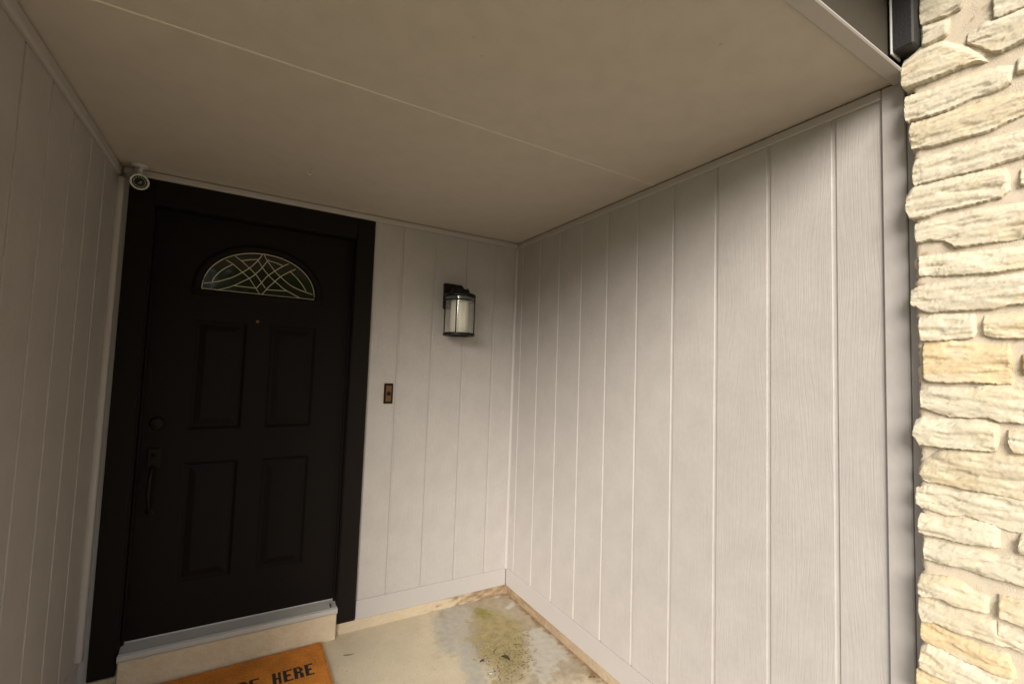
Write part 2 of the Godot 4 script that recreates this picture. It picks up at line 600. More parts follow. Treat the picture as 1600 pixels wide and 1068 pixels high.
# ---------------------------------------------------------------- trees outside the frame
func tree(at: Vector3, h: float, r: float, seed: int, label: String) -> void:
	var rg := RandomNumberGenerator.new()
	rg.seed = seed
	var t := thing("shade_tree", label, "tree", at, "trees in the front garden")
	var st := stt()
	tube(st, [Vector3.ZERO, Vector3(0.05, h * 0.25, 0.03), Vector3(-0.04, h * 0.5, 0.05), Vector3(0.03, h * 0.8, 0)], h * 0.03, h * 0.01, 8)
	var tips := []
	for k in 9:
		var a := TAU * k / 9.0 + rg.randf() * 0.5
		var b := Vector3(0, h * rg.randf_range(0.3, 0.6), 0)
		var e := b + Vector3(cos(a), 0.45, sin(a)) * r * rg.randf_range(0.5, 0.9)
		tube(st, [b, (b + e) * 0.5 + Vector3(0, 0.1, 0), e], h * 0.012, h * 0.004, 6)
		tips.append(e)
	st.generate_normals()
	obj("trunk", st, M.bark, t)
	var cr := stt()
	cr.set_smooth_group(-1)
	for c in 46:
		var d := Vector3(rg.randfn(), rg.randfn() * 0.8, rg.randfn()).normalized() * pow(rg.randf(), 0.45)
		var cc := Vector3(0, h * 0.64, 0) + d * Vector3(r, h * 0.36, r)
		for l in 150:
			var o := cc + Vector3(rg.randfn(), rg.randfn(), rg.randfn()) * r * 0.16
			var x := Vector3(rg.randfn(), rg.randfn() * 0.5, rg.randfn()).normalized() * 0.15
			var yv := Vector3(rg.randfn(), rg.randfn(), rg.randfn()).normalized() * 0.10
			tri(cr, o - x, o + yv, o + x, Vector3.UP)
			tri(cr, o - x, o - yv, o + x, Vector3.UP)
	cr.generate_normals()
	obj("crown", cr, M.leaf, t)

# ---------------------------------------------------------------- scene
func _ready() -> void:
	rng.seed = 7
	nz.seed = 3
	nz.frequency = 1.0
	nz.fractal_octaves = 3

	# camera
	var cam := Camera3D.new()
	cam.name = "camera"
	add_child(cam)
	cam.position = Vector3(-1.5565, 1.3968, 2.6426)
	cam.rotation = Vector3(0.061, -0.5277, 0.0345)
	cam.fov = 73.78
	cam.near = 0.02
	cam.far = 400.0
	cam.current = true

	# sky and light: bright overcast
	var we := WorldEnvironment.new()
	we.name = "environment"
	var env := Environment.new()
	var sky := Sky.new()
	var sm := ProceduralSkyMaterial.new()
	sm.sky_top_color = Color(0.80, 0.83, 0.87)
	sm.sky_horizon_color = Color(0.90, 0.90, 0.89)
	sm.sky_curve = 0.2
	sm.ground_bottom_color = Color(0.30, 0.29, 0.24)
	sm.ground_horizon_color = Color(0.55, 0.55, 0.5)
	sm.sun_angle_max = 1.0
	sky.sky_material = sm
	env.background_mode = Environment.BG_SKY
	env.sky = sky
	env.background_energy_multiplier = 0.8
	env.tonemap_mode = Environment.TONE_MAPPER_LINEAR
	env.tonemap_exposure = 4.1
	env.sdfgi_enabled = true
	env.ssao_enabled = true
	env.ssil_enabled = true
	we.environment = env
	add_child(we)
	var sun := DirectionalLight3D.new()
	sun.name = "sun"
	add_child(sun)
	sun.look_at_from_position(Vector3(-0.95, 0.56, 1.0) * 10.0, Vector3.ZERO, Vector3.UP)
	sun.light_energy = 0.45
	sun.light_color = Color(1.0, 0.975, 0.94)
	sun.light_angular_distance = 32.0
	sun.shadow_enabled = true

	make_materials()
	setting()
	walls()
	ceiling()
	stone_wall()
	door()
	threshold()
	lantern()
	small_things()
	mat_thing()
	garden()

func setting() -> void:
	var st := stt()
	quad(st, Vector3(-200, -0.30, -200), Vector3(200, -0.30, -200), Vector3(200, -0.30, 200), Vector3(-200, -0.30, 200), Vector3.UP)
	st.generate_normals()
	struct("ground", st, M.grass)
	# stained corner of the slab, then the rest of it
	st = stt()
	st.set_smooth_group(-1)
	for k in [[0, 0], [1, 0], [1, 1], [0, 0], [1, 1], [0, 1]]:
		st.set_uv(Vector2(k[0], k[1]))
		st.add_vertex(Vector3(-1.4 + 1.42 * k[0], FY, -0.02 + 1.42 * k[1]))
	st.generate_normals()
	st.generate_tangents()
	struct("porch_floor", st, M.slab)
	st = stt()
	bx(st, Vector3(-2.25, -0.34, -0.02), Vector3(0.3, FY - 0.004, 2.72), 0.006)
	bx(st, Vector3(-2.25, FY - 0.0035, 1.40), Vector3(0.02, FY, 2.72), 0.001)
	bx(st, Vector3(-2.25, FY - 0.0035, -0.02), Vector3(-1.40, FY, 1.3995), 0.001)
	st.generate_normals()
	struct("porch_slab", st, M.concrete)
	st = stt()
	bx(st, Vector3(-4.4, -0.40, 2.73), Vector3(-1.3, -0.17, 9.0), 0.01)
	st.generate_normals()
	struct("front_path", st, M.path)
	# concrete base under the walls
	st = stt()
	stained(st, Vector3(-1.0525, 0, 0.003), Vector3(0.006, 0, 0.003), Vector3(0, 0, 1), FY - 0.05, -0.0005)
	stained(st, Vector3(XL, 0, 0.003), Vector3(-1.962, 0, 0.003), Vector3(0, 0, 1), FY - 0.05, -0.0005)
	stained(st, Vector3(0.006, 0, 0.003), Vector3(0.006, 0, 2.16), Vector3(-1, 0, 0), FY - 0.05, -0.0005)
	stained(st, Vector3(XL, 0, 0.003), Vector3(XL, 0, LW), Vector3(1, 0, 0), FY - 0.05, -0.0005)
	st.generate_normals()
	struct("foundation", st, M.foundation)

func stain_color(p: Vector3) -> Color:
	var n := nz.get_noise_2d(p.x * 9.0 + p.z * 9.0, p.y * 26.0)
	var f := nz.get_noise_2d(p.x * 45.0 - p.z * 45.0, p.y * 60.0)
	var c := Color(0.44, 0.36, 0.25) * (1.0 + 0.06 * n + 0.05 * f)
	# rusty water marks where the corner stays wet
	var wet := 0.0
	if p.x > -0.03:
		wet = 0.95 - 0.55 * smoothstep(0.35, 1.1, p.z + 0.5 * n)
	else:
		wet = smoothstep(-0.50, -0.12, p.x + 0.30 * n + 0.1 * f)
	return c.lerp(Color(0.165, 0.088, 0.034) * (1.0 + 0.5 * f), wet * (0.72 + 0.4 * n))

func stained(st: SurfaceTool, a: Vector3, b: Vector3, out: Vector3, y0: float, y1: float) -> void:
	var n := int(a.distance_to(b) / 0.008) + 1
	var m := 10
	st.set_smooth_group(-1)
	for i in n:
		for j in m:
			var P := []
			for k in [[0, 0], [1, 0], [1, 1], [0, 1]]:
				var p := a.lerp(b, (i + k[0]) / float(n))
				p.y = lerpf(y0, y1, (j + k[1]) / float(m))
				P.append(p)
			var idx := [0, 1, 2, 0, 2, 3]
			if (P[0] - P[2]).cross(P[0] - P[1]).dot(out) < 0.0:
				idx = [0, 2, 1, 0, 3, 2]
			for k in idx:
				st.set_color(stain_color(P[k]))
				st.add_vertex(P[k])

func walls() -> void:
	var o := Vector3.ZERO
	# ---- right wall
	var w := thing("siding_wall", "long light grey grooved siding wall beside the cream stone", "wall", Vector3.ZERO, "siding walls of the porch")
	box("sheathing", Vector3(0.006, 0.0, -0.14), Vector3(0.15, H + 0.3, 2.14), M.trim, w)
	var g := [0.012]
	for k in 10:
		g.append(0.087 + 0.2059 * k)
	g.append(2.066)
	for i in g.size() - 1:
		board("board", Vector3(0, 0, g[i]), Vector3(0, 0, 1), Vector3(-1, 0, 0), g[i + 1] - g[i], 0.10, 2.2195, w, i > 0, i < g.size() - 2)
	box("skirt_board", Vector3(-0.008, 0.0, 0.0095), Vector3(0.006, 0.106, 2.066), M.trim, w, 0.003)
	box("top_trim", Vector3(-0.013, 2.216, 0.02), Vector3(0.004, 2.2455, 2.068), M.trim, w, 0.003)
	# end trim: a board, then a narrow strip tucked against the stone
	box("end_trim", Vector3(-0.011, 0.0, 2.0685), Vector3(0.006, 2.2455, 2.124), M.trim, w, 0.003)
	box("end_strip", Vector3(-0.004, 0.0, 2.1245), Vector3(0.006, 2.40, 2.168), M.trim, w, 0.002)
	# ---- back wall
	w = thing("siding_wall", "pale grey grooved siding wall behind the lantern and doorbell", "wall", Vector3.ZERO, "siding walls of the porch")
	box("sheathing", Vector3(-1.03, 0.0, -0.14), Vector3(0.005, H + 0.3, -0.006), M.trim, w)
	box("sheathing", Vector3(XL - 0.15, 0.0, -0.14), Vector3(-1.985, H + 0.3, -0.006), M.trim, w)
	box("sheathing", Vector3(-1.985, 2.125, -0.14), Vector3(-1.03, H + 0.3, -0.006), M.trim, w)
	g = [-0.9575, -0.788, -0.583, -0.375, -0.164, -0.012]
	for i in g.size() - 1:
		board("board", Vector3(g[i], 0, 0), Vector3(1, 0, 0), Vector3(0, 0, 1), g[i + 1] - g[i], 0.10, 2.2195, w, i > 0, i < g.size() - 2)
	board("board", Vector3(XL, 0, 0), Vector3(1, 0, 0), Vector3(0, 0, 1), 0.0425, 0.0, 2.2195, w, false, false)
	box("skirt_board", Vector3(-0.9565, 0.0, -0.006), Vector3(-0.0085, 0.1035, 0.0085), M.trim, w, 0.003)
	box("top_trim", Vector3(XL + 0.02, 2.2185, -0.005), Vector3(-0.0135, 2.2475, 0.033), M.trim, w, 0.004)
	var st := stt()
	tube(st, [Vector3(-0.004, 0.1065, 0.004), Vector3(-0.004, 2.216, 0.004)], 0.016, 0.016, 12)
	st.generate_normals()
	obj("corner_trim", st, M.trim, w)
	# ---- left wall
	w = thing("siding_wall", "shaded grey grooved siding wall left of the black door", "wall", Vector3.ZERO, "siding walls of the porch")
	box("sheathing", Vector3(XL - 0.15, 0.0, -0.005), Vector3(XL - 0.006, H + 0.3, LW), M.trim, w)
	g = [0.012]
	for k in 6:
		g.append(0.222 + 0.196 * k)
	g.append(LW)
	for i in g.size() - 1:
		board("board", Vector3(XL, 0, g[i]), Vector3(0, 0, 1), Vector3(1, 0, 0), g[i + 1] - g[i], 0.10, 2.207, w, i > 0, i < g.size() - 2)
	box("skirt_board", Vector3(XL - 0.005, 0.0, 0.0005), Vector3(XL + 0.008, 0.106, LW), M.trim, w, 0.003)
	box("top_trim", Vector3(XL - 0.005, 2.204, 0.0335), Vector3(XL + 0.016, 2.247, LW), M.trim, w, 0.008)
	st = stt()
	tube(st, [Vector3(XL + 0.006, 0.1065, 0.010), Vector3(XL + 0.006, 2.20, 0.010)], 0.019, 0.019, 12)
	st.generate_normals()
	obj("corner_trim", st, M.trim, w)

func ceiling() -> void:
	var c := thing("porch_ceiling", "flat taupe porch ceiling with a thin seam across it", "ceiling")
	box("panel", Vector3(XL - 0.15, H, -0.14), Vector3(0.15, H + 0.012, 1.2188), M.ceiling, c, 0.0004)
	box("panel", Vector3(XL - 0.15, H, 1.2192), Vector3(0.15, H + 0.012, 2.098), M.ceiling, c, 0.0004)
	# bead of filler that stands a little proud along the seam
	var st := stt()
	var pts := []
	for i in 60:
		var x := lerpf(XL, -0.013, i / 59.0)
		pts.append(Vector3(x, H + 0.0008, 1.219 + nz.get_noise_1d(x * 14.0) * 0.0015))
	tube(st, pts, 0.0042, 0.0026, 6)
	st.generate_normals()
	obj("seam_bead", st, M.caulk, c)
	for q in [Vector2(-1.098, 1.606), Vector2(-1.049, 1.554), Vector2(-0.20, 1.338), Vector2(-1.55, 0.62), Vector2(-0.55, 1.93)]:
		st = stt()
		lathe(st, Vector3(q.x, H + 0.0005, q.y), Vector3.DOWN, [Vector2(0.0045, 0), Vector2(0.004, 0.0012), Vector2(0, 0.0014)], 10)
		st.generate_normals()
		obj("nail_head", st, M.trim, c)
	box("front_trim", Vector3(XL - 0.15, H - 0.012, 2.0985), Vector3(-0.0115, H - 0.002, 2.140), M.trim, c, 0.004)
	# frieze above the opening, the higher eave beyond it and the roof
	var f := thing("eave", "dark taupe eave above the porch opening beside the stone", "eave")
	box("frieze_board", Vector3(XL - 0.3, H - 0.0015, 2.100), Vector3(-0.0045, 2.56, 2.1185), M.frieze, f, 0.003)
	box("soffit", Vector3(-5.0, 2.56, 2.0), Vector3(0.9, 2.575, 2.33), M.frieze, f, 0.002)
	box("fascia", Vector3(-5.0, 2.50, 2.331), Vector3(0.9, 2.72, 2.355), M.casing, f, 0.003)
	box("roof_deck", Vector3(-5.0, 2.5755, -2.6), Vector3(3.2, 2.70, 2.3305), M.shingle, f, 0.004)

func stone_wall() -> void:
	var w := thing("stone_wall", "cream split limestone wall with thick smeared mortar at the right edge", "wall", Vector3.ZERO)
	box("wall_core", Vector3(-0.050, FY - 0.2, 2.166), Vector3(0.35, 2.499, 2.99), M.concrete, w)
	obj("mortar", mortar_sheet(), M.mortar, w)
	var S := [[0, 2.175, 2.465, 2.284, 2.388, 2.257, 2.340, 2.234, 2.342, 2.212, 2.344, 2.178, 2.346, 2.176, 2.392],
		[0, 2.311, 2.368, 2.460, 2.331, 2.460, 2.268, 2.323, 2.270, 2.313, 2.277, 2.311, 2.306],
		[0, 2.178, 2.341, 2.237, 2.320, 2.232, 2.290, 2.191, 2.285, 2.179, 2.287],
		[0, 2.264, 2.256, 2.287, 2.261, 2.294, 2.268, 2.483, 2.251, 2.481, 2.196, 2.353, 2.189, 2.321, 2.186, 2.307, 2.197, 2.293, 2.216, 2.264, 2.232],
		[0, 2.139, 2.260, 2.177, 2.282, 2.224, 2.268, 2.264, 2.228, 2.293, 2.199, 2.302, 2.179, 2.278, 2.187, 2.247, 2.188, 2.196, 2.188, 2.138, 2.194, 2.133, 2.223],
		[0, 2.346, 2.118, 2.348, 2.145, 2.410, 2.154, 2.410, 2.117],
		[0, 2.139, 2.162, 2.152, 2.161, 2.185, 2.155, 2.255, 2.155, 2.317, 2.147, 2.344, 2.132, 2.338, 2.103, 2.316, 2.096, 2.270, 2.100, 2.230, 2.092, 2.197, 2.092, 2.149, 2.100, 2.144, 2.097, 2.141, 2.127],
		[1, 2.153, 2.082, 2.207, 2.079, 2.276, 2.074, 2.379, 2.064, 2.378, 2.021, 2.335, 2.014, 2.303, 2.004, 2.259, 2.007, 2.206, 2.009, 2.155, 2.018, 2.147, 2.061],
		[0, 2.160, 1.980, 2.212, 1.980, 2.274, 1.980, 2.316, 1.978, 2.411, 1.974, 2.410, 1.923, 2.329, 1.920, 2.288, 1.916, 2.224, 1.919, 2.185, 1.920, 2.157, 1.919, 2.152, 1.958],
		[0, 2.154, 1.910, 2.204, 1.906, 2.287, 1.904, 2.325, 1.896, 2.332, 1.868, 2.333, 1.854, 2.317, 1.839, 2.281, 1.837, 2.245, 1.835, 2.222, 1.838, 2.185, 1.829, 2.149, 1.831, 2.139, 1.860, 2.137, 1.883],
		[0, 2.345, 1.885, 2.483, 1.889, 2.482, 1.837, 2.346, 1.857],
		[0, 2.155, 1.806, 2.203, 1.811, 2.270, 1.815, 2.400, 1.803, 2.399, 1.734, 2.322, 1.733, 2.269, 1.737, 2.250, 1.735, 2.236, 1.739, 2.215, 1.758, 2.189, 1.767, 2.162, 1.765, 2.154, 1.797],
		[0, 2.161, 1.719, 2.223, 1.717, 2.283, 1.711, 2.491, 1.702, 2.490, 1.668, 2.327, 1.666, 2.308, 1.664, 2.253, 1.667, 2.207, 1.671, 2.162, 1.678],
		[0, 2.143, 1.630, 2.162, 1.643, 2.200, 1.646, 2.267, 1.648, 2.507, 1.641, 2.505, 1.587, 2.325, 1.585, 2.301, 1.578, 2.273, 1.579, 2.221, 1.581, 2.186, 1.580, 2.169, 1.585, 2.159, 1.599, 2.146, 1.603],
		[0, 2.159, 1.558, 2.192, 1.566, 2.221, 1.566, 2.267, 1.560, 2.271, 1.533, 2.264, 1.514, 2.250, 1.511, 2.204, 1.508, 2.165, 1.508, 2.162, 1.536],
		[1, 2.278, 1.553, 2.294, 1.557, 2.451, 1.559, 2.449, 1.504, 2.306, 1.510, 2.279, 1.519],
		[2, 2.169, 1.499, 2.219, 1.501, 2.258, 1.494, 2.278, 1.487, 2.322, 1.488, 2.325, 1.462, 2.329, 1.407, 2.304, 1.405, 2.248, 1.407, 2.224, 1.403, 2.180, 1.406, 2.170, 1.415, 2.167, 1.428, 2.172, 1.447, 2.168, 1.464],
		[3, 2.338, 1.463, 2.418, 1.467, 2.417, 1.424, 2.340, 1.428],
		[0, 2.157, 1.368, 2.179, 1.384, 2.262, 1.385, 2.283, 1.395, 2.322, 1.399, 2.369, 1.397, 2.367, 1.321, 2.302, 1.318, 2.286, 1.326, 2.246, 1.322, 2.219, 1.321, 2.185, 1.332, 2.162, 1.341, 2.165, 1.349],
		[0, 2.143, 1.270, 2.151, 1.297, 2.163, 1.307, 2.175, 1.304, 2.261, 1.313, 2.295, 1.308, 2.303, 1.296, 2.301, 1.267, 2.295, 1.250, 2.273, 1.248, 2.245, 1.247, 2.205, 1.245, 2.160, 1.245, 2.152, 1.259],
		[1, 2.313, 1.290, 2.422, 1.301, 2.421, 1.254, 2.323, 1.253, 2.317, 1.271],
		[1, 2.153, 1.185, 2.165, 1.198, 2.199, 1.229, 2.245, 1.240, 2.300, 1.235, 2.492, 1.244, 2.490, 1.154, 2.316, 1.151, 2.292, 1.154, 2.243, 1.152, 2.213, 1.155, 2.169, 1.155, 2.161, 1.161],
		[0, 2.145, 1.122, 2.165, 1.133, 2.228, 1.134, 2.299, 1.154, 2.467, 1.149, 2.466, 1.097, 2.310, 1.076, 2.284, 1.083, 2.263, 1.088, 2.242, 1.093, 2.210, 1.081, 2.160, 1.088, 2.146, 1.097],
		[0, 2.155, 1.064, 2.196, 1.066, 2.241, 1.076, 2.284, 1.075, 2.298, 1.068, 2.299, 1.039, 2.283, 1.035, 2.240, 1.027, 2.203, 1.028, 2.163, 1.023, 2.151, 1.028],
		[0, 2.328, 1.071, 2.379, 1.077, 2.378, 1.035, 2.322, 1.033],
		[0, 2.160, 1.006, 2.211, 1.017, 2.269, 1.014, 2.295, 1.005, 2.364, 1.021, 2.363, 0.966, 2.308, 0.968, 2.268, 0.963, 2.246, 0.966, 2.232, 0.968, 2.194, 0.963, 2.163, 0.964],
		[1, 2.147, 0.899, 2.157, 0.916, 2.212, 0.930, 2.239, 0.923, 2.255, 0.911, 2.278, 0.910, 2.279, 0.886, 2.246, 0.879, 2.218, 0.877, 2.194, 0.882, 2.158, 0.871, 2.149, 0.879],
		[1, 2.290, 0.922, 2.376, 0.936, 2.375, 0.878, 2.307, 0.883, 2.292, 0.884],
		[0, 2.147, 0.855, 2.158, 0.862, 2.197, 0.859, 2.238, 0.865, 2.269, 0.863, 2.286, 0.862, 2.289, 0.845, 2.313, 0.845, 2.453, 0.836, 2.327, 0.828, 2.306, 0.828, 2.268, 0.818, 2.245, 0.819, 2.217, 0.814, 2.183, 0.819, 2.157, 0.811, 2.150, 0.833],
		[0, 2.287, 0.861, 2.408, 0.866, 2.407, 0.844, 2.313, 0.845, 2.290, 0.845],
		[2, 2.150, 0.799, 2.179, 0.806, 2.220, 0.800, 2.268, 0.797, 2.305, 0.801, 2.317, 0.776, 2.314, 0.761, 2.290, 0.754, 2.259, 0.758, 2.219, 0.755, 2.196, 0.759, 2.158, 0.762, 2.151, 0.777],
		[0, 2.153, 0.741, 2.167, 0.751, 2.219, 0.752, 2.267, 0.756, 2.297, 0.754, 2.318, 0.755, 2.281, 0.707, 2.218, 0.697, 2.170, 0.692, 2.148, 0.698, 2.147, 0.717],
		[2, 2.140, 0.675, 2.156, 0.682, 2.218, 0.690, 2.250, 0.677, 2.200, 0.649, 2.144, 0.634]]
	var i := 0
	for s in S:
		var poly := []
		for k in range(1, s.size(), 2):
			poly.append(Vector2(s[k], s[k + 1]))
		# the smeared mortar hides a little of each upper edge
		var cy := 0.0
		for q in poly:
			cy += q.y / poly.size()
		for k in poly.size():
			poly[k].y += 0.010 if poly[k].y > cy else -0.005
		stone(poly, int(s[0]), 0.0034, w, i + 1)
		i += 1
	# the courses that go on past the frame: below, above and to the right
	var rg := RandomNumberGenerator.new()
	rg.seed = 19
	var y := FY + 0.004
	while y < 2.53:
		var h := rg.randf_range(0.058, 0.088)
		var z := 2.150 + rg.randf_range(-0.01, 0.012)
		if y + h > 0.63:
			z = 2.49 + rg.randf_range(0.0, 0.05)
		if y > 2.45:
			z = 2.18
		while z < 2.93:
			var l := minf(rg.randf_range(0.14, 0.42), 2.985 - z)
			var poly := []
			var n := 7
			for k in n:
				var a := k / float(n - 1)
				poly.append(Vector2(z + l * a, y + h + rg.randf_range(-0.006, 0.006) - (0.012 if k == 0 or k == n - 1 else 0.0)))
			for k in n:
				var a := 1.0 - k / float(n - 1)
				poly.append(Vector2(z + l * a - (0.004 if k == 0 else 0.0), y + rg.randf_range(-0.006, 0.006) + (0.01 if k == 0 or k == n - 1 else 0.0)))
			stone(poly, [0, 0, 0, 1, 1, 2][rg.randi() % 6], 0.012, w, 100 + i)
			i += 1
			z += l + rg.randf_range(0.012, 0.03)
		y += h + rg.randf_range(0.014, 0.026)
	var b := thing("black_trim_post", "black painted trim board with a white edge above the stone", "trim board")
	box("board", Vector3(-0.105, 2.284, 2.131), Vector3(-0.05, 2.558, 2.176), M.black_board, b, 0.004)
	box("edge_strip", Vector3(-0.1065, 2.279, 2.1262), Vector3(-0.05, 2.5575, 2.1305), M.white_edge, b, 0.001)

# ---------------------------------------------------------------- door
func arc_pts(a: float, b: float, n: int) -> Array:
	var r := []
	for i in n + 1:
		var t := PI - PI * i / n
		# a slightly squarer arch than a plain half ellipse
		var cx := cos(t)
		var sy := sin(t)
		r.append(Vector2(DX + a * signf(cx) * pow(absf(cx), 0.97), 1.743 + b * pow(sy, 0.93)))
	return r

func poly_face(st: SurfaceTool, poly: PackedVector2Array, z: float) -> void:
	var idx := Geometry2D.triangulate_polygon(poly)
	for k in range(0, idx.size(), 3):
		var a := poly[idx[k]]
		var b := poly[idx[k + 1]]
		var c := poly[idx[k + 2]]
		tri(st, Vector3(a.x, a.y, z), Vector3(b.x, b.y, z), Vector3(c.x, c.y, z), Vector3(0, 0, 1))

func strip_came(st: SurfaceTool, pts: Array, w: float) -> void:
	var p3 := []
	var cv := Curve2D.new()
	for i in pts.size():
		var t := Vector2.ZERO
		if i > 0 and i < pts.size() - 1:
			t = (pts[i + 1] - pts[i - 1]) / 6.0
		cv.add_point(pts[i], -t, t)
	for q in cv.tessellate(3, 3):
		p3.append(Vector3(q.x, q.y, DZ - 0.0030))
	tube(st, p3, w, w, 6)

func door() -> void:
	# frame
	var f := thing("door_frame", "black painted door frame with wide flat casing", "door frame")
	box("casing", Vector3(-2.0575, 0.012, -0.006), Vector3(-1.9645, 2.2175, 0.021), M.casing, f, 0.003)
	box("casing", Vector3(-1.0545, 0.012, -0.006), Vector3(-0.958, 2.2175, 0.021), M.casing, f, 0.003)
	box("casing", Vector3(-1.964, 2.104, -0.006), Vector3(-1.055, 2.2175, 0.021), M.casing, f, 0.003)
	box("jamb", Vector3(-1.985, 0.06, -0.14), Vector3(-1.9605, 2.12, 0.006), M.casing, f, 0.002)
	box("jamb", Vector3(-1.0575, 0.06, -0.14), Vector3(-1.031, 2.12, 0.006), M.casing, f, 0.002)
	box("jamb", Vector3(-1.9605, 2.1025, -0.14), Vector3(-1.0575, 2.1245, 0.006), M.casing, f, 0.002)
	box("door_stop", Vector3(-1.0685, 0.11, -0.044), Vector3(-1.0578, 2.10, -0.030), M.door, f, 0.002)
	box("door_stop", Vector3(-1.960, 0.11, -0.044), Vector3(-1.9495, 2.10, -0.030), M.door, f, 0.002)
	# slab
	var d := thing("front_door", "black panelled front door with a leaded half round window", "door")
	var x0 := -1.957
	var x1 := -1.059
	var y0 := 0.118
	var y1 := 2.100
	var pl := DX - 0.275
	var pm := DX - 0.050
	var qm := DX + 0.052
	var qr := DX + 0.277
	var st := stt()
	st.set_smooth_group(-1)
	var R := [[x0, y0, pl, y1], [qr, y0, x1, y1], [pl, y0, qr, 0.334], [pl, 0.900, qr, 1.055], [pm, 0.334, qm, 0.900], [pm, 1.055, qm, 1.590], [pl, 1.590, qr, 1.708]]
	for r in R:
		quad(st, Vector3(r[0], r[1], DZ), Vector3(r[2], r[1], DZ), Vector3(r[2], r[3], DZ), Vector3(r[0], r[3], DZ), Vector3(0, 0, 1))
	var fan := arc_pts(0.262, 0.218, 40)
	var left := PackedVector2Array([Vector2(pl, 1.708), Vector2(DX, 1.708), Vector2(DX, 1.739)])
	left.append(Vector2(fan[0].x, 1.739))
	for i in 21:
		left.append(fan[i])
	left.append_array(PackedVector2Array([Vector2(DX, y1), Vector2(pl, y1)]))
	poly_face(st, left, DZ)
	var right := PackedVector2Array([Vector2(qr, 1.708), Vector2(qr, y1), Vector2(DX, y1)])
	for i in range(20, 41):
		right.append(fan[i])
	right.append_array(PackedVector2Array([Vector2(fan[40].x, 1.739), Vector2(DX, 1.739), Vector2(DX, 1.708)]))
	poly_face(st, right, DZ)
	# sides and back
	quad(st, Vector3(x0, y0, DZ), Vector3(x0, y1, DZ), Vector3(x0, y1, DZ - 0.044), Vector3(x0, y0, DZ - 0.044), Vector3(-1, 0, 0))
	quad(st, Vector3(x1, y0, DZ), Vector3(x1, y1, DZ), Vector3(x1, y1, DZ - 0.044), Vector3(x1, y0, DZ - 0.044), Vector3(1, 0, 0))
	quad(st, Vector3(x0, y0, DZ), Vector3(x1, y0, DZ), Vector3(x1, y0, DZ - 0.044), Vector3(x0, y0, DZ - 0.044), Vector3(0, -1, 0))
	quad(st, Vector3(x0, y1, DZ), Vector3(x1, y1, DZ), Vector3(x1, y1, DZ - 0.044), Vector3(x0, y1, DZ - 0.044), Vector3(0, 1, 0))
	quad(st, Vector3(x0, y0, DZ - 0.044), Vector3(x1, y0, DZ - 0.044), Vector3(x1, 1.70, DZ - 0.044), Vector3(x0, 1.70, DZ - 0.044), Vector3(0, 0, -1))
	st.generate_normals()
	obj("slab", st, M.door, d)
	for p in [[pl, 1.055, pm, 1.590], [qm, 1.055, qr, 1.590], [pl, 0.334, pm, 0.900], [qm, 0.334, qr, 0.900]]:
		st = stt()
		st.set_smooth_group(-1)
		var L := [[0.0, 0.0], [0.006, -0.004], [0.014, -0.011], [0.024, -0.011], [0.050, -0.002], [0.054, -0.001]]
		for k in L.size() - 1:
			var a: float = L[k][0]
			var b: float = L[k + 1][0]
			var za: float = DZ + L[k][1]
			var zb: float = DZ + L[k + 1][1]
			var A := [Vector3(p[0] + a, p[1] + a, za), Vector3(p[2] - a, p[1] + a, za), Vector3(p[2] - a, p[3] - a, za), Vector3(p[0] + a, p[3] - a, za)]
			var B := [Vector3(p[0] + b, p[1] + b, zb), Vector3(p[2] - b, p[1] + b, zb), Vector3(p[2] - b, p[3] - b, zb), Vector3(p[0] + b, p[3] - b, zb)]
			for e in 4:
				quad(st, A[e], A[(e + 1) % 4], B[(e + 1) % 4], B[e], Vector3(0, 0, 1))
		var zz := DZ - 0.001
		quad(st, Vector3(p[0] + 0.054, p[1] + 0.054, zz), Vector3(p[2] - 0.054, p[1] + 0.054, zz), Vector3(p[2] - 0.054, p[3] - 0.054, zz), Vector3(p[0] + 0.054, p[3] - 0.054, zz), Vector3(0, 0, 1))
		st.generate_normals()
		obj("door_panel", st, M.door, d)
	# half round window: moulded frame, panes, cames
	st = stt()
	var prof := [[0.262, 0.218, -0.004, 0.0], [0.264, 0.220, -0.006, 0.008], [0.272, 0.228, -0.012, 0.013], [0.286, 0.242, -0.024, 0.011], [0.294, 0.250, -0.030, 0.005], [0.297, 0.253, -0.033, 0.0]]
	var inner := [[0.2575, 0.2135, 0.0, -0.012]]
	var all := inner + prof
	st.set_smooth_group(1)
	for k in all.size() - 1:
		var A := arc_pts(all[k][0], all[k][1], 40)
		var B := arc_pts(all[k + 1][0], all[k + 1][1], 40)
		var ya: float = 1.743 + all[k][2]
		var yb: float = 1.743 + all[k + 1][2]
		A.push_front(Vector2(A[0].x, ya))
		A.append(Vector2(A[-1].x, ya))
		B.push_front(Vector2(B[0].x, yb))
		B.append(Vector2(B[-1].x, yb))
		var za: float = DZ + all[k][3]
		var zb: float = DZ + all[k + 1][3]
		var n := A.size()
		for i in n:
			var j := (i + 1) % n
			var mid: Vector2 = (Vector2(A[i].x, A[i].y) + A[j]) * 0.5 - Vector2(DX, 1.80)
			quad(st, Vector3(A[i].x, A[i].y, za), Vector3(A[j].x, A[j].y, za), Vector3(B[j].x, B[j].y, zb), Vector3(B[i].x, B[i].y, zb), Vector3(0, 0, 1) + Vector3(mid.x, mid.y, 0) * signf(za - zb) * 0.2)
	st.generate_normals()
	var fr := obj("fanlight", st, M.door, d)
